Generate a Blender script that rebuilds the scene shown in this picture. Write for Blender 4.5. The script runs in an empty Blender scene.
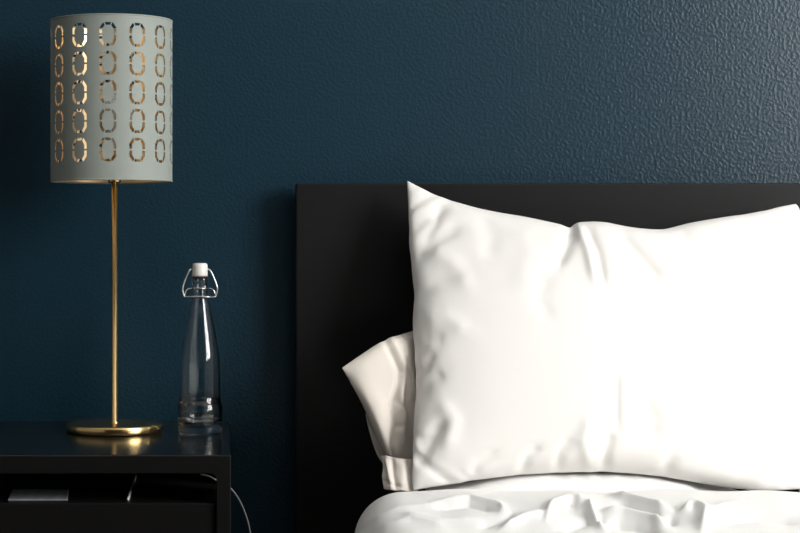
import bpy, bmesh, math, random
import numpy as np
from mathutils import Vector, Matrix

random.seed(4)
np.random.seed(4)
scene = bpy.context.scene
COL = scene.collection
PI = math.pi

# ------------------------------------------------------------------ measuring
F, HX, HY, D, CZ = 1800.0, 228.0, 243.0, 3.06, 0.90


def P(px, py, dep):
    """a point of the room read off the photograph at a given distance"""
    return Vector(((px - HX) * dep / F, -D + dep, CZ - (py - HY) * dep / F))


def proj(V):
    dep = V[..., 1] + D
    return np.stack([HX + V[..., 0] * F / dep, HY - (V[..., 2] - CZ) * F / dep], -1)


# ------------------------------------------------------------------ materials
def mat(name, col, rough=0.5, metal=0.0, spec=0.5, **kw):
    m = bpy.data.materials.new(name)
    m.use_nodes = True
    b = m.node_tree.nodes['Principled BSDF']
    b.inputs['Base Color'].default_value = (*col, 1)
    b.inputs['Roughness'].default_value = rough
    b.inputs['Metallic'].default_value = metal
    b.inputs['Specular IOR Level'].default_value = spec
    for k, v in kw.items():
        b.inputs[k.replace('_', ' ')].default_value = v
    return m


def N(m, t, **kw):
    n = m.node_tree.nodes.new(t)
    for k, v in kw.items():
        setattr(n, k, v)
    return n


def L(m, a, b):
    m.node_tree.links.new(a, b)


def bsdf(m):
    return m.node_tree.nodes['Principled BSDF']


def noise(m, scale, detail=2, rough=0.5, stretch=None):
    tc = N(m, 'ShaderNodeTexCoord')
    n = N(m, 'ShaderNodeTexNoise')
    n.inputs['Scale'].default_value = scale
    n.inputs['Detail'].default_value = detail
    n.inputs['Roughness'].default_value = rough
    if stretch:
        mp = N(m, 'ShaderNodeMapping')
        mp.inputs['Scale'].default_value = stretch
        L(m, tc.outputs['Object'], mp.inputs['Vector'])
        L(m, mp.outputs['Vector'], n.inputs['Vector'])
    else:
        L(m, tc.outputs['Object'], n.inputs['Vector'])
    return n


def bump(m, src, strength, dist):
    b = N(m, 'ShaderNodeBump')
    b.inputs['Strength'].default_value = strength
    b.inputs['Distance'].default_value = dist
    L(m, src, b.inputs['Height'])
    L(m, b.outputs['Normal'], bsdf(m).inputs['Normal'])


def vary(m, src, c0, c1, p0=0.3, p1=0.7):
    r = N(m, 'ShaderNodeValToRGB')
    r.color_ramp.elements[0].color = (*c0, 1)
    r.color_ramp.elements[1].color = (*c1, 1)
    r.color_ramp.elements[0].position = p0
    r.color_ramp.elements[1].position = p1
    L(m, src, r.inputs['Fac'])
    L(m, r.outputs['Color'], bsdf(m).inputs['Base Color'])


WALLC = (0.0060, 0.0262, 0.0425)
m_wall = mat('teal_wall_paint', WALLC, 0.32, spec=0.36)
n1 = noise(m_wall, 190, 1.5, 0.45)
r1 = N(m_wall, 'ShaderNodeValToRGB')
r1.color_ramp.elements[0].position = 0.40
r1.color_ramp.elements[1].position = 0.68
L(m_wall, n1.outputs['Fac'], r1.inputs['Fac'])
bump(m_wall, r1.outputs['Color'], 0.33, 0.0008)

m_left = mat('grey_wall_paint', (0.22, 0.22, 0.22), 0.7)
bump(m_left, noise(m_left, 200).outputs['Fac'], 0.2, 0.001)
m_plain = mat('pale_wall_paint', (0.45, 0.46, 0.46), 0.7)
bump(m_plain, noise(m_plain, 200).outputs['Fac'], 0.2, 0.001)
m_floor = mat('dark_oak_floor', (0.07, 0.045, 0.03), 0.4)
nf = noise(m_floor, 6, 4, 0.6, (1, 12, 1))
vary(m_floor, nf.outputs['Fac'], (0.05, 0.03, 0.02), (0.12, 0.075, 0.045))
m_ceil = mat('white_ceiling_paint', (0.82, 0.81, 0.79), 0.8)
bump(m_ceil, noise(m_ceil, 200).outputs['Fac'], 0.2, 0.001)
m_trim = mat('dark_teal_trim', (0.02, 0.05, 0.075), 0.35)
m_white_trim = mat('white_trim', (0.7, 0.7, 0.68), 0.35)

m_black = mat('black_brown_veneer', (0.012, 0.011, 0.011), 0.40, spec=0.2)
nb = noise(m_black, 18, 4, 0.6, (1, 1, 14))
vary(m_black, nb.outputs['Fac'], (0.0075, 0.0075, 0.0078), (0.0098, 0.0096, 0.0098))
bump(m_black, nb.outputs['Fac'], 0.05, 0.0004)
m_stand = mat('black_lacquer', (0.0055, 0.0053, 0.0052), 0.42, spec=0.2)
bump(m_stand, noise(m_stand, 300).outputs['Fac'], 0.04, 0.0003)
m_top = mat('black_gloss_lacquer', (0.006, 0.0065, 0.007), 0.17, spec=0.5)
bump(m_top, noise(m_top, 60, 1).outputs['Fac'], 0.03, 0.0003)


def linen(name, col):
    m = mat(name, col, 0.85, spec=0.2)
    b = bsdf(m)
    b.inputs['Sheen Weight'].default_value = 0.1
    n = noise(m, 900, 1)
    bump(m, n.outputs['Fac'], 0.12, 0.0006)
    return m


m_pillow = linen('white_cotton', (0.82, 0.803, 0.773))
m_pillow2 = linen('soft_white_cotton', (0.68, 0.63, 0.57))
m_sheet = linen('white_sheet_cotton', (0.83, 0.82, 0.80))

m_brass = mat('brushed_brass', (0.84, 0.60, 0.27), 0.21, 1.0)
m_brass_in = mat('brass_foil_lining', (0.88, 0.66, 0.37), 0.38, 1.0)
bump(m_brass_in, noise(m_brass_in, 40, 2).outputs['Fac'], 0.25, 0.002)
m_shade = mat('grey_green_shade', (0.262, 0.292, 0.265), 0.6, spec=0.35)
bump(m_shade, noise(m_shade, 700, 1).outputs['Fac'], 0.08, 0.0004)
m_bulb = mat('frosted_bulb_glass', (0.85, 0.84, 0.8), 0.25)
m_cord_black = mat('black_rubber', (0.01, 0.01, 0.01), 0.5)
m_cord_grey = mat('grey_rubber', (0.16, 0.16, 0.16), 0.45)
m_cord_white = mat('white_rubber', (0.75, 0.75, 0.75), 0.4)
m_wire = mat('steel_wire', (0.72, 0.71, 0.68), 0.25, 1.0)
m_cap = mat('white_ceramic', (0.80, 0.76, 0.73), 0.3)
m_rubber = mat('pale_rubber_seal', (0.55, 0.45, 0.40), 0.6)
m_glass = mat('clear_glass', (0.97, 0.985, 0.98), 0.015, 0.0, 0.5, IOR=1.48, Transmission_Weight=1.0)
m_card = mat('grey_paper', (0.22, 0.235, 0.25), 0.6)
vary(m_card, noise(m_card, 60, 2, 0.5, (1, .1, 1)).outputs['Fac'], (0.17, 0.185, 0.2), (0.27, 0.285, 0.3))
m_page = mat('pale_paper', (0.5, 0.5, 0.5), 0.7)


# ------------------------------------------------------------------ builders
def obj(name, bm, m, parent=None, smooth=True, bevel=0, sub=0, auto=None):
    me = bpy.data.meshes.new(name)
    bm.normal_update()
    bm.to_mesh(me)
    bm.free()
    for mm in (m if isinstance(m, (list, tuple)) else [m]):
        me.materials.append(mm)
    if smooth:
        for p in me.polygons:
            p.use_smooth = True
    o = bpy.data.objects.new(name, me)
    COL.objects.link(o)
    if parent is not None:
        o.parent = parent
        o.matrix_parent_inverse = Matrix.Translation(-Vector(parent.location))
    if bevel:
        md = o.modifiers.new('bevel', 'BEVEL')
        md.width = bevel
        md.segments = 3
        md.limit_method = 'ANGLE'
        md.angle_limit = math.radians(40)
        md.harden_normals = True
    if sub:
        md = o.modifiers.new('subsurf', 'SUBSURF')
        md.levels = sub
        md.render_levels = sub
    return o


def tag(o, label=None, cat=None, group=None, kind=None):
    if label:
        o['label'] = label
    if cat:
        o['category'] = cat
    if group:
        o['group'] = group
    if kind:
        o['kind'] = kind
    return o


def empty(name, loc):
    o = bpy.data.objects.new(name, None)
    o.empty_display_size = 0.05
    o.location = loc
    COL.objects.link(o)
    return o


def box(bm, x0, x1, y0, y1, z0, z1):
    vs = [bm.verts.new((x, y, z)) for z in (z0, z1) for y in (y0, y1) for x in (x0, x1)]
    for f in ((0, 2, 3, 1), (4, 5, 7, 6), (0, 1, 5, 4), (2, 6, 7, 3), (0, 4, 6, 2), (1, 3, 7, 5)):
        bm.faces.new([vs[i] for i in f])
    return bm


def boxes(*bs):
    bm = bmesh.new()
    for b in bs:
        box(bm, *b)
    return bm


def lathe(prof, cx, cy, z0, seg=64, closed=False):
    """prof: list of (radius, height); radius 0 closes to a point"""
    bm = bmesh.new()
    rings = []
    for r, h in prof:
        if r < 1e-6:
            rings.append([bm.verts.new((cx, cy, z0 + h))])
        else:
            rings.append([bm.verts.new((cx + r * math.cos(2 * PI * i / seg), cy + r * math.sin(2 * PI * i / seg), z0 + h))
                          for i in range(seg)])
    pairs = list(zip(rings[:-1], rings[1:]))
    if closed:
        pairs.append((rings[-1], rings[0]))
    for a, b in pairs:
        for i in range(seg):
            j = (i + 1) % seg
            if len(a) == 1 and len(b) == 1:
                continue
            if len(a) == 1:
                bm.faces.new((a[0], b[j], b[i]))
            elif len(b) == 1:
                bm.faces.new((a[i], a[j], b[0]))
            else:
                bm.faces.new((a[i], a[j], b[j], b[i]))
    bmesh.ops.recalc_face_normals(bm, faces=bm.faces)
    return bm


def catmull(pts, n=8):
    pts = [Vector(p) for p in pts]
    out = []
    for i in range(len(pts) - 1):
        p0 = pts[max(i - 1, 0)]
        p1, p2 = pts[i], pts[i + 1]
        p3 = pts[min(i + 2, len(pts) - 1)]
        for k in range(n):
            t = k / n
            out.append(0.5 * ((2 * p1) + (p2 - p0) * t + (2 * p0 - 5 * p1 + 4 * p2 - p3) * t * t + (3 * p1 - p0 - 3 * p2 + p3) * t ** 3))
    out.append(pts[-1])
    return out


def tube(pts, r, seg=12, bm=None, smooth_n=8):
    bm = bm or bmesh.new()
    path = catmull(pts, smooth_n) if smooth_n else [Vector(p) for p in pts]
    rings = []
    nrm = None
    for i, p in enumerate(path):
        t = (path[min(i + 1, len(path) - 1)] - path[max(i - 1, 0)]).normalized()
        if nrm is None:
            nrm = t.orthogonal().normalized()
        nrm = (nrm - t * nrm.dot(t)).normalized()
        bn = t.cross(nrm)
        rings.append([bm.verts.new(p + (nrm * math.cos(2 * PI * k / seg) + bn * math.sin(2 * PI * k / seg)) * r) for k in range(seg)])
    for a, b in zip(rings[:-1], rings[1:]):
        for k in range(seg):
            bm.faces.new((a[k], a[(k + 1) % seg], b[(k + 1) % seg], b[k]))
    bm.faces.new(list(reversed(rings[0])))
    bm.faces.new(rings[-1])
    bmesh.ops.recalc_face_normals(bm, faces=bm.faces)
    return bm


# ------------------------------------------------------------------ the room
RX, LX, RZ, FY = 2.15, -1.75, 2.7, -4.6
WY0, WY1, WZ0, WZ1 = -3.3, -0.9, 0.95, 2.45     # the window in the right wall


def struct(name, bm, m):
    return tag(obj(name, bm, m, smooth=False), kind='structure')


struct('wall_back', boxes((LX - .12, RX + .12, 0, 0.12, 0, RZ)), m_wall)
struct('wall_left', boxes((LX - .12, LX, FY, 0, 0, RZ)), m_left)
struct('wall_right', boxes((RX, RX + .12, FY, WY0, 0, RZ), (RX, RX + .12, WY1, 0, 0, RZ),
                           (RX, RX + .12, WY0, WY1, 0, WZ0), (RX, RX + .12, WY0, WY1, WZ1, RZ)), m_plain)
struct('floor', boxes((LX - .12, RX + .12, FY, 0.12, -0.1, 0)), m_floor)
struct('ceiling', boxes((LX - .12, RX + .12, FY, 0.12, RZ, RZ + .1)), m_ceil)
struct('baseboard_back', boxes((LX, RX, -0.014, 0, 0, 0.09)), m_trim)
ym = (WY0 + WY1) / 2
struct('window_1', boxes((RX + .03, RX + .09, WY0, WY0 + .05, WZ0, WZ1), (RX + .03, RX + .09, WY1 - .05, WY1, WZ0, WZ1),
                         (RX + .03, RX + .09, WY0 + .05, WY1 - .05, WZ0, WZ0 + .05), (RX + .03, RX + .09, WY0 + .05, WY1 - .05, WZ1 - .05, WZ1),
                         (RX + .035, RX + .085, ym - .025, ym + .025, WZ0 + .05, WZ1 - .05)), m_white_trim)

# daylight through the window
ld = bpy.data.lights.new('window_daylight', 'AREA')
ld.shape = 'RECTANGLE'
ld.size = WY1 - WY0 + 0.1
ld.size_y = WZ1 - WZ0 + 0.1
ld.energy = 235
ld.color = (1.0, 0.99, 0.975)
lo = bpy.data.objects.new('window_daylight', ld)
COL.objects.link(lo)
lo.location = (RX + 0.16, ym, (WZ0 + WZ1) / 2)
lo.rotation_euler = (0, PI / 2, 0)
lo.rotation_euler = Vector((-1, 0, 0)).to_track_quat('-Z', 'Z').to_euler()

w = bpy.data.worlds.new('room_light')
scene.world = w
w.use_nodes = True
w.node_tree.nodes['Background'].inputs['Color'].default_value = (0.75, 0.85, 1.0, 1)
w.node_tree.nodes['Background'].inputs['Strength'].default_value = 0.008

# ------------------------------------------------------------------ bed
HB_Y = -0.065
hbx0, hbx1, hbz = P(296, 0, D + HB_Y).x, 1.72, P(0, 183.3, D + HB_Y).z
bed = tag(empty('bed', ((hbx0 + hbx1) / 2, -0.04, 0)), 'black-brown wooden bed with a plain tall panel headboard against the teal wall', 'bed')
obj('headboard', boxes((hbx0, hbx1, HB_Y, -0.025, 0.0, hbz)), m_black, bed, bevel=0.0025)
RLX = hbx0 + 0.055
obj('side_rail', boxes((RLX, RLX + .03, -2.06, HB_Y, 0.20, 0.37)), m_black, bed, bevel=0.002)
obj('side_rail', boxes((hbx1 - .085, hbx1 - .055, -2.06, HB_Y, 0.20, 0.37)), m_black, bed, bevel=0.002)
obj('footboard', boxes((RLX, hbx1 - .055, -2.10, -2.06, 0.0, 0.37)), m_black, bed, bevel=0.002)
obj('slat_base', boxes((RLX + .03, hbx1 - .085, -2.06, HB_Y, 0.25, 0.28)), m_black, bed, smooth=False)

MX0, MX1, MZ = 0.235, 1.60, 0.485
bm = boxes((MX0, MX1, -2.03, -0.075, 0.2815, MZ))
bmesh.ops.bevel(bm, geom=bm.edges[:], offset=0.035, segments=6, profile=0.6, affect='EDGES')
tag(obj('mattress', bm, m_sheet), 'white sheeted mattress under the pillows and duvet on the bed', 'mattress')


# ------------------------------------------------------------------ cloth
def resample(pts, n):
    """points along a smooth curve through pts, evenly spaced"""
    c = catmull(pts, 16)
    a = np.array([list(p) for p in c])
    s = np.r_[0, np.cumsum(np.linalg.norm(np.diff(a, axis=0), axis=1))]
    t = np.linspace(0, s[-1], n)
    return np.stack([np.interp(t, s, a[:, k]) for k in range(3)], 1)


def coons(top, bottom, left, right, nu, nv):
    """grid [nv, nu, 3]; top/bottom run left to right, left/right run top to bottom"""
    T, B = resample(top, nu), resample(bottom, nu)
    Lf, R = resample(left, nv), resample(right, nv)
    u = np.linspace(0, 1, nu)[None, :, None]
    v = np.linspace(0, 1, nv)[:, None, None]
    g = (1 - v) * T[None] + v * B[None] + (1 - u) * Lf[:, None] + u * R[:, None]
    g -= (1 - u) * (1 - v) * T[0] + u * (1 - v) * T[-1] + (1 - u) * v * B[0] + u * v * B[-1]
    return g


def grid_normals(G):
    du = np.gradient(G, axis=1)
    dv = np.gradient(G, axis=0)
    n = np.cross(dv, du)
    return n / (np.linalg.norm(n, axis=-1, keepdims=True) + 1e-12)


def squeeze(G, X, side, cap, rim=0.0):
    n = grid_normals(G) * side
    h = ((X - G) * n).sum(-1, keepdims=True)
    T = X - G - n * h
    if rim:
        nv, nu, _ = G.shape
        u, v = np.meshgrid(np.linspace(0, 1, nu), np.linspace(0, 1, nv))
        r = np.clip(np.hypot(np.minimum(u, 1 - u), np.minimum(v, 1 - v)) * rim, 0, 1)
        T = T * (0.55 * r * r * (3 - 2 * r))[..., None]
    return G + T + n * (cap * np.tanh(h / cap))


def settle(G, side, excess, press, steps=160, iters=6, seed=1, floor_z=None, jitter=0.0015):
    """lets a sheet of cloth with spare length, sewn along its rim, fill out under the stuffing's pressure"""
    rng = np.random.RandomState(seed)
    X = G.copy()
    nv, nu, _ = X.shape
    nrm = grid_normals(X) * side
    uu = np.linspace(0, 1, nu)[None, :]
    vv = np.linspace(0, 1, nv)[:, None]
    dome = (np.sin(PI * uu) * np.sin(PI * vv)) ** 0.5
    X += nrm * (dome * 0.03)[..., None]
    nz = rng.randn(nv, nu)
    for _ in range(3):
        nz = (nz + np.roll(nz, 1, 0) + np.roll(nz, -1, 0) + np.roll(nz, 1, 1) + np.roll(nz, -1, 1)) / 5
    nz /= nz.std()
    X += nrm * (nz * jitter * (dome > 0.05))[..., None]
    W = np.ones((nv, nu, 1))
    W[0], W[-1], W[:, 0], W[:, -1] = 0, 0, 0, 0
    ex = np.broadcast_to(excess, (nv, nu))
    cons = []

    def add(sa, sb, k, stiff, par_axis):
        a0, b0 = G[sa], G[sb]
        rest = np.linalg.norm(a0 - b0, axis=-1, keepdims=True) * (1 + ex[sa][..., None])
        n = a0.shape[par_axis]
        for off in range(2 * k):
            idx = [i for i in range(n) if (i % (2 * k)) == off]
            if idx:
                cons.append((sa, sb, par_axis, np.array(idx), rest, stiff))
    S = slice
    add((S(None), S(0, -1)), (S(None), S(1, None)), 1, 1.0, 1)
    add((S(0, -1), S(None)), (S(1, None), S(None)), 1, 1.0, 0)
    add((S(0, -1), S(0, -1)), (S(1, None), S(1, None)), 1, 0.5, 0)
    add((S(0, -1), S(1, None)), (S(1, None), S(0, -1)), 1, 0.5, 0)
    add((S(None), S(0, -3)), (S(None), S(3, None)), 3, 0.10, 1)
    add((S(0, -3), S(None)), (S(3, None), S(None)), 3, 0.10, 0)
    groups = []
    ids = np.arange(nv * nu).reshape(nv, nu)
    Wf = W.reshape(-1, 1)
    for sa, sb, ax, idx, rest, stiff in cons:
        ia = np.take(ids[sa], idx, axis=ax).ravel()
        ib = np.take(ids[sb], idx, axis=ax).ravel()
        rs = np.take(rest, idx, axis=ax).reshape(-1, 1)
        wa, wb = Wf[ia], Wf[ib]
        ws = wa + wb
        keep = ws[:, 0] > 0
        ia, ib, rs, wa, wb, ws = ia[keep], ib[keep], rs[keep], wa[keep], wb[keep], ws[keep]
        groups.append((ia, ib, rs, wa / ws * stiff, wb / ws * stiff))
    Xf = X.reshape(-1, 3)
    Pv = Xf.copy()
    for st in range(steps):
        nn = (grid_normals(Xf.reshape(nv, nu, 3)) * side).reshape(-1, 3)
        vel = (Xf - Pv) * 0.93
        Pv = Xf.copy()
        Xf = Xf + (vel + nn * press + np.array([0, 0, -press * 0.06])) * Wf
        for _ in range(iters):
            for ia, ib, rs, wa, wb in groups:
                d = Xf[ib] - Xf[ia]
                l = np.sqrt((d * d).sum(1, keepdims=True)) + 1e-9
                c = d * ((l - rs) / l)
                Xf[ia] += c * wa
                Xf[ib] -= c * wb
        if floor_z is not None:
            Xf[:, 2] = np.where(Wf[:, 0] > 0, np.maximum(Xf[:, 2], floor_z), Xf[:, 2])
    return Xf.reshape(nv, nu, 3)


def strokes(X, side, lst, sharp=False):
    """creases pressed into a sheet: (polyline read off the photograph, height, half width in pixels)"""
    pix = proj(X)
    nrm = grid_normals(X) * side
    h = np.zeros(X.shape[:2])
    for pl, amp, wd in lst:
        best = np.full(X.shape[:2], 1e9)
        tt = np.zeros(X.shape[:2])
        nseg = len(pl) - 1
        for i in range(nseg):
            a, b = np.array(pl[i], float), np.array(pl[i + 1], float)
            ab = b - a
            t = np.clip(((pix - a) @ ab) / (ab @ ab), 0, 1)
            d = np.linalg.norm(pix - (a + t[..., None] * ab), axis=-1)
            tt = np.where(d < best, (i + t) / nseg, tt)
            best = np.minimum(best, d)
        fade = np.clip(np.minimum(tt, 1 - tt) * 4 + 0.25, 0, 1)
        h += amp * (np.exp(-np.sqrt((best / wd) ** 2 + 0.04) * 1.25 + 0.25) if sharp else np.exp(-(best / wd) ** 2)) * fade
    return X + nrm * h[..., None]


def sheets(name, A, B, m, parent=None, sub=1):
    """two sheets sewn along the rim become one closed mesh"""
    nv, nu, _ = A.shape
    bm = bmesh.new()
    va = [[bm.verts.new(A[j, i]) for i in range(nu)] for j in range(nv)]
    vb = [[va[j][i] if j in (0, nv - 1) or i in (0, nu - 1) else bm.verts.new(B[j, i]) for i in range(nu)] for j in range(nv)]
    for j in range(nv - 1):
        for i in range(nu - 1):
            bm.faces.new((va[j][i], va[j + 1][i], va[j + 1][i + 1], va[j][i + 1]))
            q = (vb[j][i], vb[j][i + 1], vb[j + 1][i + 1], vb[j + 1][i])
            if len(set(q)) == 4:
                try:
                    bm.faces.new(q)
                except ValueError:
                    pass
    bmesh.ops.recalc_face_normals(bm, faces=bm.faces)
    return obj(name, bm, m, parent, sub=sub)


# ---- the large pillow leaning in front
def lean(py, t=0.0):
    return 2.705 + (492 - py) / 312 * 0.235


def edge(pts):
    return [P(x, y, lean(y)) for x, y in pts]


top = edge([(406, 179), (421, 187), (440, 196), (470, 206), (500, 213), (530, 218.5), (558, 225), (567, 227.5), (574, 223), (590, 222), (610, 223.5),
            (628, 228), (645, 230), (662, 230), (680, 225), (700, 221), (730, 216), (760, 211), (780, 206), (796, 203)])
left = edge([(406, 179), (408, 215), (409, 250), (413, 290), (412.5, 330), (415, 380), (413, 430), (411, 470), (412, 492)])
bottom = [P(x, y, 2.705 + dd * 1.5) for x, y, dd in [(412, 492, 0), (440, 487, 0), (480, 481, .005), (520, 476, .01), (560, 473.5, .012), (600, 472.5, .012),
                                              (640, 475, .012), (680, 481, .008), (730, 489.5, .004), (765, 491.5, 0), (806, 490, 0)]]
right = edge([(796, 203), (801, 212), (801, 250), (800.5, 300), (802, 350), (804, 420), (806, 460), (806, 490)])
NU, NV = 124, 98
G = coons(top, bottom, left, right, NU, NV)
A = settle(G, -1 if grid_normals(G)[NV // 2, NU // 2][1] > 0 else 1, 0.055, 0.0010, seed=3)
sg = -1 if grid_normals(G)[NV // 2, NU // 2][1] > 0 else 1
B = settle(G, -sg, 0.03, 0.0007, seed=5)
B[1:-1, 1:-1, 2] = np.where((B[1:-1, 1:-1, 1] > -0.345), np.maximum(B[1:-1, 1:-1, 2], 0.5535), B[1:-1, 1:-1, 2])
U_, V_ = np.meshgrid(np.linspace(0, 1, NU), np.linspace(0, 1, NV))
capA = (0.006 + 0.070 * np.sin(PI * U_) ** 0.75 * np.sin(PI * V_) ** 0.6)[..., None]
A = squeeze(G, A, sg, capA, 5)
B = squeeze(G, B, -sg, capA * 0.30, 5)
A = strokes(A, sg, [
    ([(573, 224), (566, 245), (556, 268)], -0.0087, 6),
    ([(578, 226), (588, 250), (596, 284)], 0.0074, 4),
    ([(586, 226), (597, 250), (604, 284)], -0.0074, 4),
    ([(616, 228), (640, 256), (662, 280)], -0.0074, 7),
    ([(548, 272), (540, 300), (552, 325)], -0.0022, 9),
    ([(617, 372), (616, 400), (618, 432)], -0.0050, 2.5),
    ([(612, 430), (606, 452), (603, 471)], -0.0050, 5),
    ([(640, 396), (654, 418), (650, 440)], -0.0050, 9),
    ([(700, 452), (716, 440), (730, 436)], -0.0038, 5),
    ([(735, 470), (748, 455), (760, 446)], -0.0038, 5),
    ([(410, 232), (430, 215), (452, 206)], -0.0038, 6),
    ([(410, 262), (434, 240), (462, 226)], -0.0050, 7),
    ([(412, 300), (436, 282), (468, 272)], -0.0038, 8),
    ([(413, 352), (428, 340), (446, 338)], -0.0038, 8),
    ([(413, 400), (430, 380), (444, 372)], -0.0038, 8),
    ([(414, 470), (432, 440), (446, 420)], -0.0050, 7),
    ([(470, 478), (480, 462), (500, 450)], -0.0038, 5),
    ([(520, 474), (528, 455), (540, 445)], -0.0038, 5),
    ([(556, 472), (560, 452), (572, 436)], -0.0038, 5),
    ([(590, 470), (584, 440), (590, 415)], 0.0038, 6),
    ([(664, 478), (672, 452), (690, 436)], -0.0038, 7),
    ([(770, 484), (784, 462), (790, 440)], -0.0050, 6),
    ([(430, 250), (452, 262), (470, 290)], 0.0038, 9),
    ([(424, 320), (446, 318), (470, 330)], 0.0038, 9),
    ([(440, 400), (452, 420), (446, 452)], 0.0038, 8),
    ([(480, 215), (492, 235), (488, 260)], -0.0025, 9),
    ([(520, 224), (530, 250), (522, 290)], 0.0020, 12),
    ([(440, 202), (436, 222), (420, 245)], -0.0038, 5),
    ([(680, 228), (690, 244), (710, 256)], -0.0025, 6),
    ([(740, 216), (752, 228), (770, 236)], -0.0025, 6),
    ([(415, 440), (428, 436), (440, 425)], -0.0038, 5),
    ([(414, 375), (424, 368), (434, 352)], -0.0038, 5),
])
tag(sheets('pillow', A, B, m_pillow),
    'largest and brightest pillow, plump and white, standing in front against the headboard', 'pillow')

# ---- the pillow behind it, its loose case end poking out on the left
dr = 2.925
topr = [P(341, 368, 2.795), P(360, 355, 2.805), P(381, 341.5, 2.82), P(398, 335, 2.84), P(414, 330, 2.865), P(470, 310, 2.92), P(560, 300, dr + .02), P(640, 300, dr + .03), P(690, 308, dr + .03)]
leftr = [P(341, 368, 2.795), P(354, 389, 2.79), P(367, 412, 2.785), P(377, 436, 2.785), P(388, 459, 2.79), P(394, 470, 2.795)]
botr = [P(394, 470, 2.795), P(430, 456, 2.83), P(520, 450, 2.855), P(620, 450, 2.86), P(700, 450, 2.86)]
rightr = [P(690, 308, dr + .03), P(700, 360, dr + .02), P(703, 410, dr - .02), P(700, 450, 2.86)]
nu2, nv2 = 150, 72
G2 = coons(topr, botr, leftr, rightr, nu2, nv2)
sg2 = -1 if grid_normals(G2)[nv2 // 2, nu2 // 2][1] > 0 else 1
uu = np.linspace(0, 1, nu2)[None, :]
fill = np.clip((uu - 0.12) / 0.3, 0, 1) * np.ones((nv2, 1))
A2 = settle(G2, sg2, 0.004 + 0.02 * fill, 0.0004, seed=8, jitter=0.0006)
B2 = squeeze(G2, settle(G2, -sg2, 0.004 + 0.02 * fill, 0.0004, seed=9, jitter=0.0006), -sg2, 0.03)
A2 = squeeze(G2, A2, sg2, 0.016)
A2 = strokes(A2, sg2, [
    ([(385, 341), (394, 358), (400, 372), (398, 384)], -0.007, 2.6),
    ([(391, 338), (400, 356), (407, 372)], 0.005, 3.5),
    ([(398, 384), (393, 405), (396, 425), (392, 446), (391, 466)], -0.008, 2.6),
    ([(403, 378), (400, 396), (405, 412), (402, 432), (404, 452)], 0.007, 3),
    ([(408, 356), (410, 380), (407, 400), (410, 430)], -0.006, 2.6),
    ([(399, 402), (406, 408)], -0.005, 2.5),
    ([(397, 428), (405, 424)], -0.005, 2.5),
    ([(376, 392), (384, 420), (388, 448)], 0.002, 6),
])
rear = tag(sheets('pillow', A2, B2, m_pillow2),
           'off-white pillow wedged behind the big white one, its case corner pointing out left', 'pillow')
# the back layer of the open case end
fl = coons([P(366, 414, 2.818), P(380, 410, 2.83), P(400, 405, 2.85)], [P(386, 466, 2.805), P(396, 468, 2.81), P(410, 462, 2.83)],
           [P(366, 414, 2.818), P(368, 425, 2.82), P(372, 440, 2.815), P(378, 456, 2.81), P(386, 466, 2.805)], [P(400, 405, 2.85), P(410, 462, 2.83)], 14, 20)
bm = bmesh.new()
vg = [[bm.verts.new(fl[j, i]) for i in range(14)] for j in range(20)]
for j in range(19):
    for i in range(13):
        bm.faces.new((vg[j][i], vg[j + 1][i], vg[j + 1][i + 1], vg[j][i + 1]))
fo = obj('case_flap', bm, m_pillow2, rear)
sm = fo.modifiers.new('thick', 'SOLIDIFY')
sm.thickness = 0.0015

# ---- the pillow lying flat underneath, hem of its case at the left
nu3, nv3 = 130, 80
x0, x1, xs_ = P(428, 0, 2.70).x, P(752, 0, 2.70).x, P(697, 0, 2.70).x
yq0, yq1 = -0.115, -0.362
uq = np.linspace(-1, 1, nu3)[None, :]
vq = np.linspace(-1, 1, nv3)[:, None]
# rows and columns crowd towards the rim so the rounded edge is well drawn
uq, vq = np.sin(uq * PI / 2), np.sin(vq * PI / 2)
UQ, VQ = np.broadcast_to(uq, (nv3, nu3)), np.broadcast_to(vq, (nv3, nu3))
base3 = np.zeros((nv3, nu3, 3))
base3[..., 0] = (x0 + x1) / 2 + (x1 - x0) / 2 * UQ * (1 - 0.03 * (1 - VQ ** 2))
base3[..., 1] = (yq0 + yq1) / 2 + (yq1 - yq0) / 2 * VQ * (1 - 0.03 * (1 - UQ ** 2))
base3[..., 2] = 0.520
hq = np.clip(1 - np.abs(UQ) ** 5, 0, 1) ** 0.55 * np.clip(1 - np.abs(VQ) ** 5, 0, 1) ** 0.5
wr = 0.05 * np.sin(UQ * 31 + 3 * np.sin(UQ * 7)) * np.exp(-((VQ - 0.95) / 0.25) ** 2)
base3[..., 1] += 0.020 * np.clip((base3[..., 0] - xs_ + .006) / 0.012, 0, 1) * np.clip(VQ * 2, 0, 1)
ramp = np.clip((base3[..., 0] - x0) / 0.16, 0, 1)
ramp = 0.25 + 0.75 * ramp * ramp * (3 - 2 * ramp)
ramp = ramp * np.interp(base3[..., 0], [.55, .62, .68, .755], [1, .97, .7, .2])
A3, B3 = base3.copy(), base3.copy()
A3[..., 2] += 0.0318 * hq * (1 + wr) * ramp
B3[..., 2] -= 0.031 * hq
flat = tag(sheets('pillow', A3, B3, m_sheet),
           'thin white pillow lying flat on the mattress beneath the two leaning pillows', 'pillow')
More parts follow.
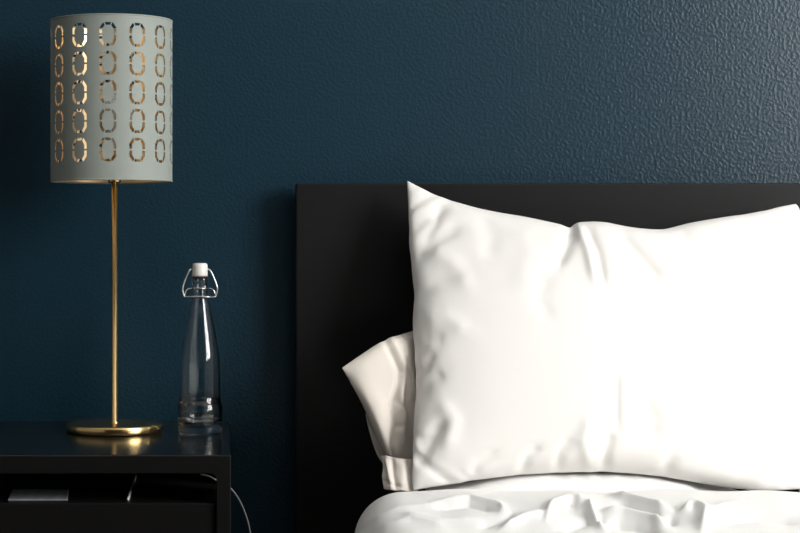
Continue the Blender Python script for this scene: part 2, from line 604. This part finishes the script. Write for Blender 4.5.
# the hem of its case: a short standing cuff with an open end
hem_b = [P(384, 489, 2.725), P(391, 490, 2.715), P(402, 490.5, 2.71), P(411, 491.5, 2.712), P(418, 491.5, 2.725)]
hem_t = [P(380.5, 456, 2.765), P(389, 456, 2.752), P(399, 458.5, 2.745), P(411, 459, 2.75), P(418, 458, 2.765)]
hl = [hem_t[0], P(383, 466, 2.752), P(382, 477, 2.735), hem_b[0]]
hr = [hem_t[-1], P(418, 475, 2.745), hem_b[-1]]
gh = coons(hem_t, hem_b, hl, hr, 40, 30)
gh = strokes(gh, 1 if grid_normals(gh)[15, 20][1] < 0 else -1, [
    ([(386, 456), (389, 472), (392, 489)], 0.004, 2.5), ([(392, 457), (393, 474), (396, 489)], -0.004, 2.5),
    ([(402, 459), (403, 475), (402, 490)], 0.003, 4), ([(383, 480), (392, 485), (404, 487)], -0.002, 2)])
bm = bmesh.new()
vg = [[bm.verts.new(gh[j, i]) for i in range(40)] for j in range(30)]
for j in range(29):
    for i in range(39):
        bm.faces.new((vg[j][i], vg[j + 1][i], vg[j + 1][i + 1], vg[j][i + 1]))
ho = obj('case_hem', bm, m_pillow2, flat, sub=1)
sm = ho.modifiers.new('thick', 'SOLIDIFY')
sm.thickness = 0.003

# ---- the neighbour's pillow, beginning at the right edge of the picture
en = lambda pts: [P(x, y, d) for x, y, d in pts]
Gn = coons(en([(795, 230, 2.94), (880, 244, 2.935), (1000, 248, 2.935), (1160, 232, 2.94)]), en([(797, 506, 2.80), (900, 501, 2.80), (1000, 501, 2.80), (1164, 506, 2.80)]),
           en([(795, 230, 2.94), (799, 300, 2.90), (800, 400, 2.85), (797, 506, 2.80)]), en([(1160, 232, 2.94), (1156, 300, 2.90), (1156, 400, 2.85), (1164, 506, 2.80)]), 70, 60)
sgn = -1 if grid_normals(Gn)[30, 35][1] > 0 else 1
An = squeeze(Gn, settle(Gn, sgn, 0.05, 0.0008, seed=21, steps=110, jitter=0.004), sgn, 0.08, 5)
Bn = squeeze(Gn, settle(Gn, -sgn, 0.02, 0.0005, seed=22, steps=110), -sgn, 0.02, 5)
tag(sheets('pillow', An, Bn, m_pillow), 'white pillow at the right edge, barely showing past the big front pillow', 'pillow')

# ---- the duvet
NYD, NXD = 260, 470
ys = -0.370 - np.linspace(0, 1, NYD) ** 1.5 * 1.60
prof = []
for s in np.linspace(0, 1, NXD):
    prof.append(s)
ss = np.linspace(0, 1.5, NXD)
X0, X1, ZT, Rr = 0.175, 1.66, 0.5295, 0.075
dro = 0.075
Xg = np.zeros((NYD, NXD, 3))
for j, y in enumerate(ys):
    dep = D + y
    k = np.clip((2.69 - dep) / 0.33, 0, 1)
    xl = 0.188 - 0.022 * k
    seq = []
    # side going up, rounded shoulder, flat top, other side
    for q in np.linspace(0, 1, 40, endpoint=False):
        seq.append((xl, ZT - Rr - dro * (1 - q)))
    for q in np.linspace(0, PI / 2, 40, endpoint=False):
        seq.append((xl + Rr * (1 - math.cos(q)) * 1.0, ZT - Rr + Rr * math.sin(q)))
    nt = NXD - 40 - 40 - 30
    for q in np.linspace(0, 1, nt, endpoint=False):
        seq.append((xl + Rr + (X1 - Rr - xl - Rr) * q ** 1.5, ZT))
    for q in np.linspace(0, PI / 2, 15, endpoint=False):
        seq.append((X1 - Rr + Rr * math.sin(q), ZT - Rr + Rr * math.cos(q)))
    for q in np.linspace(0, 1, 15):
        seq.append((X1, ZT - Rr - dro * q))
    a = np.array(seq)
    Xg[j, :, 0] = a[:, 0]
    Xg[j, :, 1] = y + (0.006 * np.sin(a[:, 0] * 13 + 1) + 0.004 * np.sin(a[:, 0] * 31)) * math.exp(-j / 60)
    Xg[j, :, 2] = a[:, 1] + (0.0022 * np.sin(a[:, 0] * 17 + 2) + 0.0015 * np.sin(a[:, 0] * 41)) * math.exp(-j / 40)
# soft swells
SXg, SYg = Xg[..., 0], Xg[..., 1]
swell = np.zeros(SXg.shape)
rs = np.random.RandomState(31)
for _ in range(26):
    ang, fr = rs.uniform(0, PI), rs.uniform(6, 34)
    swell += 0.011 / fr ** 0.75 * np.sin(fr * (SXg * math.cos(ang) + SYg * math.sin(ang)) + rs.uniform(0, 6) + 1.2 * np.sin(4 * SXg - 5 * SYg + rs.uniform(0, 6)))
swell *= 0.5
edge_roll = 0.0
ng = grid_normals(Xg)
sgd = 1 if ng[NYD // 2, NXD // 2][2] > 0 else -1
Xg += ng * sgd * swell[..., None] * np.clip((ys[0] - ys) / 0.05, 0, 1)[:, None, None]
Xg = strokes(Xg, sgd, [
    ([(432, 504), (470, 499), (498, 506), (508, 512)], 0.008, 3.5),
    ([(436, 509), (468, 505), (496, 511)], -0.006, 3),
    ([(400, 515), (440, 523), (480, 520)], 0.005, 5),
    ([(366, 524), (400, 509), (440, 505)], 0.004, 5),
    ([(372, 532), (410, 520), (450, 530)], 0.004, 5),
    ([(546, 521), (552, 506), (572, 498), (588, 502)], 0.010, 4),
    ([(588, 502), (592, 514), (604, 530)], 0.012, 4),
    ([(566, 503), (578, 504)], -0.008, 4),
    ([(612, 496), (640, 504), (672, 512)], 0.014, 3.5),
    ([(616, 503), (640, 511), (660, 516)], -0.012, 4),
    ([(560, 527), (588, 519), (606, 522)], -0.012, 5),
    ([(598, 513), (624, 514), (650, 519), (668, 526)], 0.012, 3.5),
    ([(608, 522), (636, 525), (660, 531)], -0.012, 4),
    ([(680, 514), (694, 508), (706, 514), (702, 532)], 0.014, 4.5),
    ([(668, 518), (676, 524)], -0.009, 4),
    ([(704, 511), (735, 505), (770, 508), (800, 511)], 0.007, 4),
    ([(716, 521), (760, 517), (800, 523)], -0.007, 5),
    ([(500, 530), (525, 518), (545, 514)], 0.008, 4),
    ([(478, 528), (500, 520), (515, 512)], -0.005, 4),
], True)
bm = bmesh.new()
vg = [[bm.verts.new(Xg[j, i]) for i in range(NXD)] for j in range(NYD)]
for j in range(NYD - 1):
    for i in range(NXD - 1):
        bm.faces.new((vg[j][i], vg[j + 1][i], vg[j + 1][i + 1], vg[j][i + 1]))
bmesh.ops.recalc_face_normals(bm, faces=bm.faces)
dv = obj('duvet', bm, m_sheet)
sm = dv.modifiers.new('thick', 'SOLIDIFY')
sm.thickness = 0.018
sm.offset = -1
tag(dv, 'rumpled white duvet spread over the bed in front of the pillows', 'duvet')

# ------------------------------------------------------------------ nightstand
TZ = 0.598
NX1, NX0 = P(230.8, 0, 2.555).x, P(230.8, 0, 2.555).x - 0.40
NY0, NY1 = -D + 2.555, -0.022
ns = tag(empty('nightstand', ((NX0 + NX1) / 2, (NY0 + NY1) / 2, 0)),
         'low black nightstand with an open shelf slot beside the bed', 'nightstand')
AP = 0.0255          # apron height
LW = 0.0205          # leg width
RI = 0.010           # inner corner radius


def frame_outline():
    pts = [(NX0, 0), (NX0, TZ), (NX1, TZ), (NX1, 0), (NX1 - LW, 0)]
    for q in range(9):
        a = q / 8 * PI / 2
        pts.append((NX1 - LW - RI + RI * math.cos(a), TZ - AP - RI + RI * math.sin(a)))
    for q in range(9):
        a = PI / 2 + q / 8 * PI / 2
        pts.append((NX0 + LW + RI + RI * math.cos(a), TZ - AP - RI + RI * math.sin(a)))
    pts.append((NX0 + LW, 0))
    return pts


def frame(y0, y1):
    bm = bmesh.new()
    o = frame_outline()
    # a bridge of strips: legs and apron as quads/ngons
    f = [bm.verts.new((x, y0, z)) for x, z in o]
    b = [bm.verts.new((x, y1, z)) for x, z in o]
    n = len(o)
    bm.faces.new(f)
    bm.faces.new(list(reversed(b)))
    for i in range(n):
        j = (i + 1) % n
        bm.faces.new((f[i], b[i], b[j], f[j]))
    bmesh.ops.recalc_face_normals(bm, faces=bm.faces)
    bmesh.ops.triangulate(bm, faces=[q for q in bm.faces if len(q.verts) > 4])
    return bm


SH = 0.5292           # shelf height
obj('front_frame', frame(NY0, NY0 + .022), m_stand, ns, smooth=False, bevel=0.0015)
obj('rear_frame', frame(NY1 - .022, NY1), m_stand, ns, smooth=False, bevel=0.0015)
obj('tabletop', boxes((NX0 + .001, NX1 - .001, NY0 + .001, NY1 - .001, TZ - .016, TZ + .0012)), m_top, ns, bevel=0.003)
obj('side_panel', boxes((NX0 + .003, NX0 + .017, NY0 + .022, NY1 - .022, 0.36, SH - .012)), m_stand, ns, smooth=False)
obj('side_panel', boxes((NX1 - .011, NX1 - .004, NY0 + .022, NY1 - .022, 0.36, SH - .0125), (NX1 - .011, NX1 - .004, NY0 + .022, -.362, SH - .0125, TZ - .016), (NX1 - .011, NX1 - .004, -.300, NY1 - .022, SH - .0125, TZ - .016)), m_stand, ns, smooth=False)  # upper pieces added to block light from the slot; gap passes the cable
obj('back_panel', boxes((NX0 + .017, NX1 - .017, NY1 - .032, NY1 - .022, 0.36, SH - .012)), m_stand, ns, smooth=False)
obj('shelf', boxes((NX0 + .012, NX1 - .012, NY0 + .0225, NY1 - .0225, SH - .012, SH)), m_stand, ns, smooth=False)
obj('drawer', boxes((NX0 + LW + .0015, NX1 - LW - .0015, NY0 + .006, NY0 + .022, 0.375, SH + .0003)), m_stand, ns, bevel=0.0015)
TT = TZ + .0012

# things in the slot
c = [P(8, 503, 2.585), P(67.5, 503, 2.585), P(69, 489.5, 2.69), P(12.5, 489.5, 2.69)]
bm = bmesh.new()
lo_, hi_ = [], []
for p in c:
    lo_.append(bm.verts.new((p.x, p.y, SH + .0004)))
    hi_.append(bm.verts.new((p.x, p.y, SH + .0030)))
bm.faces.new(hi_)
bm.faces.new(list(reversed(lo_)))
for i in range(4):
    j = (i + 1) % 4
    bm.faces.new((lo_[i], lo_[j], hi_[j], hi_[i]))
bmesh.ops.recalc_face_normals(bm, faces=bm.faces)
nb_ = tag(obj('booklet', bm, m_card, smooth=False, bevel=0.0008), 'small grey booklet with pale edges lying in the nightstand slot', 'booklet')

bm = tube([Vector((P(128, 503, 2.585).x, -D + 2.585, SH + .0026)), Vector((P(136, 475, 2.85).x, -D + 2.85, SH + .0022))], 0.0017, 12, None, 0)
tag(obj('cord', bm, m_cord_white), 'thin straight white cord lying front to back inside the nightstand slot', 'cord')

cordp = [P(200, 474.5, 2.72), P(208, 476, 2.72), P(216, 480, 2.72), P(224, 484, 2.73), P(231, 489, 2.74), P(238, 498, 2.75), P(245, 513, 2.76), P(250, 532, 2.77),
         P(253, 560, 2.78), P(252, 600, 2.79), P(248, 660, 2.82), P(245, 740, 2.86), P(244, 800, 2.9), P(243, 815, 2.92)]
tag(obj('cable', tube(cordp, 0.0014), m_cord_grey), 'grey cable looping out of the nightstand and hanging beside its right leg', 'cable')

# ------------------------------------------------------------------ lamp
dl = 2.868
LC = P(114.5, 0, dl)
lx, ly = LC.x, LC.y
lamp = tag(empty('table_lamp', (lx, ly, TT)), 'tall brass table lamp with a perforated grey drum shade on the nightstand', 'lamp')
BR = 0.0765
obj('base', lathe([(0, 0.0002), (BR - .002, 0.0002), (BR, 0.002), (BR, 0.0118), (BR - .0015, 0.0138), (BR - .006, 0.0145), (0.012, 0.0149), (0, 0.0149)], lx, ly, TT, 96), m_brass, lamp)
SZ0, SZ1 = P(0, 182.0, dl).z, P(0, 21, dl).z
obj('pole', lathe([(0, 0.012), (.0062, 0.0125), (.0062, 0.0160), (.0048, 0.0168), (.0048, SZ0 - TT + .01), (0, SZ0 - TT + .01)], lx, ly, TT, 32), m_brass, lamp)
obj('socket', lathe([(0, 0), (.009, 0), (.0105, .003), (.0105, .012), (.016, .016), (.016, .052), (.013, .056), (0, .056)], lx, ly, SZ0 - .002, 32), m_brass, lamp)
obj('bulb', lathe([(0, .050), (.012, .052), (.013, .066), (.020, .080), (.0285, .100), (.030, .113), (.0275, .127), (.018, .139), (.008, .1435), (0, .144)], lx, ly, SZ0, 32), m_bulb, lamp)
SXc, SR = P(111.6, 0, dl).x, 0.0968
# fitter: a ring with three spokes under the shade
bm = lathe([(0.0165, .0), (.019, 0), (.019, .003), (.0165, .003)], lx, ly, SZ0 + .012, 32, True)
for k in range(3):
    a = k * 2 * PI / 3 + 0.4
    tube([(lx + .018 * math.cos(a), ly + .018 * math.sin(a), SZ0 + .0135), (SXc + (SR - .001) * math.cos(a), ly + (SR - .001) * math.sin(a), SZ0 + .0075)], 0.0013, 8, bm, 0)
obj('shade_fitter', bm, m_brass, lamp)

# the drum shade with its cut-out gems
NC, NR = 13, 5
cellw = 2 * PI * SR / NC
pitch = 27.9 * dl / F
z_rows = [P(0, y, dl).z for y in (41, 68.9, 96.8, 124.7, 152.6)]
mw, mh = 16.6 * dl / F, 23.2 * dl / F
seg_out = [(-.28, .5), (.28, .5), (.5, .27), (.5, -.27), (.28, -.5), (-.28, -.5), (-.5, -.27), (-.5, .27)]
inn = 0.67


def bend(u, z):
    a = u / SR - PI / 2
    return (SXc + SR * math.cos(a), ly + SR * math.sin(a), z)


bm = bmesh.new()


def quad(ps):
    bm.faces.new([bm.verts.new(bend(u, z)) for u, z in ps])


for cidx in range(NC):
    uc = (cidx - NC // 2) * cellw + 0.3 * dl / F
    u0, u1 = uc - cellw / 2, uc + cellw / 2
    for zr in z_rows:
        zt, zb = zr + pitch / 2, zr - pitch / 2
        O = [(uc + x * mw, zr + y * mh) for x, y in seg_out]
        I = [(uc + x * mw * inn, zr + y * mh * (inn + .10)) for x, y in seg_out]
        # sheet around the motif, cut in vertical strips so it bends round
        xs = [uc + x * mw for x in (-.5, -.28, .28, .5)]
        ns_ = 3
        for a, b in ((u0, xs[0]), (xs[3], u1)):
            for q in range(ns_):
                aa, bb = a + (b - a) * q / ns_, a + (b - a) * (q + 1) / ns_
                quad([(aa, zb), (bb, zb), (bb, zt), (aa, zt)])
        for q in range(4):
            aa, bb = xs[1] + (xs[2] - xs[1]) * q / 4, xs[1] + (xs[2] - xs[1]) * (q + 1) / 4
            quad([(aa, O[0][1]), (bb, O[0][1]), (bb, zt), (aa, zt)])
            quad([(aa, zb), (bb, zb), (bb, O[4][1]), (aa, O[4][1])])
        quad([O[7], O[0], (xs[1], zt), (xs[0], zt)])
        quad([O[1], O[2], (xs[3], zt), (xs[2], zt)])
        quad([(xs[0], zb), (xs[1], zb), O[5], O[6]])
        quad([(xs[2], zb), (xs[3], zb), O[4], O[3]][:2] + [O[3], O[4]])
        # the gem left standing inside, and the small bridges that hold it
        mid = [(uc, zr + y * 0) for y in (0,)]
        quad([I[7], I[6], I[5], (uc, I[5][1]), (uc, I[0][1]), I[0]])
        quad([(uc, I[5][1]), I[4], I[3], I[2], I[1], (uc, I[1][1])])

        def bridge(i, f0, f1):
            j = (i + 1) % 8
            lerp = lambda a, b, t: (a[0] + (b[0] - a[0]) * t, a[1] + (b[1] - a[1]) * t)
            quad([lerp(O[i], O[j], f0), lerp(O[i], O[j], f1), lerp(I[i], I[j], f1), lerp(I[i], I[j], f0)])
        bridge(0, 0.0, 0.16)
        bridge(0, 0.84, 1.0)
        bridge(4, 0.0, 0.16)
        bridge(4, 0.84, 1.0)
        bridge(2, 0.42, 0.58)
        bridge(6, 0.42, 0.58)
zt, zb = z_rows[0] + pitch / 2, z_rows[-1] - pitch / 2
nring = NC * 12
for a, b in ((zt, SZ1), (SZ0, zb)):
    for q in range(nring):
        ua, ub = -PI * SR + 2 * PI * SR * q / nring, -PI * SR + 2 * PI * SR * (q + 1) / nring
        quad([(ua, a), (ub, a), (ub, b), (ua, b)])
bmesh.ops.remove_doubles(bm, verts=bm.verts, dist=1e-5)
bmesh.ops.recalc_face_normals(bm, faces=bm.faces)
# make sure the outside is the outside
f0 = bm.faces[:][0]
bm.normal_update()
cen = sum(1 if (f.normal.x * (f.calc_center_median().x - SXc) + f.normal.y * (f.calc_center_median().y - ly)) > 0 else -1 for f in bm.faces)
for f in bm.faces:
    cc = f.calc_center_median()
    if f.normal.x * (cc.x - SXc) + f.normal.y * (cc.y - ly) < 0:
        f.normal_flip()
sh = obj('shade', bm, [m_shade, m_brass_in], lamp, smooth=False)
sm = sh.modifiers.new('thick', 'SOLIDIFY')
sm.thickness = 0.0009
sm.offset = -1
sm.material_offset = 1
sm.material_offset_rim = 0
for p in sh.data.polygons:
    p.use_smooth = True
es = sh.modifiers.new('split', 'EDGE_SPLIT')
es.split_angle = math.radians(35)
# rolled rims
for zz in (SZ0 + .0012, SZ1 - .0012):
    obj('rim', lathe([(SR - .0012, -.0012), (SR + .0006, -.0012), (SR + .0006, .0012), (SR - .0012, .0012)], SXc, ly, zz, 96, True), m_shade, lamp)
# flex behind the base
cp = [Vector((lx + .012, ly + BR - .001, TT + .006)), Vector((lx + .02, ly + BR + .018, TT + .0045)), Vector((lx + .024, -.05, TT + .0035)), Vector((lx + .026, -.028, TT + .0035)),
      Vector((lx + .027, -.013, TT - .003)), Vector((lx + .027, -.010, TT - .03)), Vector((lx + .026, -.010, .45)), Vector((lx + .02, -.010, .2))]
obj('flex', tube(cp, 0.0018), m_cord_black, lamp)

# ------------------------------------------------------------------ bottle
db = 2.855
bx, by = P(200, 0, db).x, P(200, 0, db).y
k = db / F
bot = tag(empty('glass_bottle', (bx, by, TT)), 'empty clear glass swing-top bottle with a white stopper beside the lamp', 'bottle')
hz = lambda y: (432.6 - y) * k
outer = [(0, .0025), (.020, .0025), (.026, .0004), (.0325, .0004), (.0352, .003), (.0356, .008), (.0357, .030), (.0355, hz(404.2)), (.0345, hz(402.8)), (.0333, hz(402)),
         (.0330, hz(395)), (.0327, hz(375)), (.0318, hz(360)), (.0295, hz(348)), (.0260, hz(336)), (.0215, hz(322)), (.0168, hz(308)), (.0130, hz(299)), (.0118, hz(294)),
         (.0122, hz(290)), (.0120, hz(286)), (.0125, hz(283.5)), (.0142, hz(282)), (.0145, hz(279)), (.0138, hz(277)), (.0118, hz(276.2))]
inner = [(.0088, hz(276.2)), (.0085, hz(290)), (.0098, hz(298)), (.0140, hz(308)), (.0188, hz(322)), (.0234, hz(336)), (.0270, hz(348)), (.0292, hz(360)), (.0301, hz(375)),
         (.0304, hz(395)), (.0308, hz(404)), (.0312, hz(415)), (.0305, hz(420)), (.026, hz(423.5)), (.015, hz(424)), (0, hz(422.5))]
obj('glass_body', lathe(outer + inner, bx, by, TT, 96), m_glass, bot)
obj('stopper', lathe([(0, hz(277)), (.007, hz(277)), (.0080, hz(275.8)), (.0118, hz(275.3)), (.0122, hz(274)), (.0120, hz(266)), (.0112, hz(263.6)), (.008, hz(263)), (0, hz(262.9))], bx, by, TT, 48), m_cap, bot)
obj('seal', lathe([(.0080, hz(276.1)), (.0122, hz(276.1)), (.0126, hz(275.2)), (.0080, hz(275.2))], bx, by, TT, 48, True), m_rubber, bot)


def WP(px, py, dy=0.0):
    q = P(px, py, db)
    return (q.x, q.y + dy, q.z)


bm = tube([WP(192, 269), WP(189.5, 270.5, -.002), WP(186, 278, -.003), WP(182.8, 287, -.003), WP(183, 292, -.002), WP(184.5, 296.5, -.001), WP(187, 297, -.005), WP(192, 296.6, -.0125),
           WP(200, 296.5, -.0145), WP(208, 296.6, -.0125), WP(213, 297, -.005), WP(215.4, 296.5, -.001), WP(217, 292, -.002), WP(217.2, 287, -.003), WP(214, 278, -.003), WP(210.5, 270.5, -.002), WP(208, 269)],
          0.0014, 10)
obj('wire_bail', bm, m_wire, bot)
bm = tube([WP(184.3, 296.3, -.001), WP(186.5, 290, -.001), WP(191.3, 288.2)], 0.001, 8)
tube([WP(215.7, 296.3, -.001), WP(213.5, 290, -.001), WP(208.7, 288.2)], 0.001, 8, bm)
rr = .0124
tube([(bx + rr * math.cos(a), by + rr * math.sin(a), TT + hz(288.2)) for a in np.linspace(0, 2 * PI, 25)], 0.0009, 8, bm, 2)
obj('neck_wire', bm, m_wire, bot)

# ------------------------------------------------------------------ camera
cd = bpy.data.cameras.new('camera')
cd.sensor_width = 36
cd.lens = F / 800 * 36
cd.shift_x = (400 - HX) / 800
cd.shift_y = -(266.5 - HY) / 800
co = bpy.data.objects.new('camera', cd)
COL.objects.link(co)
co.location = (0, -D, CZ)
co.rotation_euler = (PI / 2, 0, 0)
scene.camera = co

vs = scene.view_settings
vs.view_transform = 'Standard'
vs.look = 'None'
vs.gamma = 1
vs.use_curve_mapping = False
vs.exposure = 0.0
scene.cycles.use_denoising = True
scene.cycles.max_bounces = 14
scene.cycles.transmission_bounces = 12
scene.cycles.caustics_reflective = True
scene.cycles.caustics_refractive = True
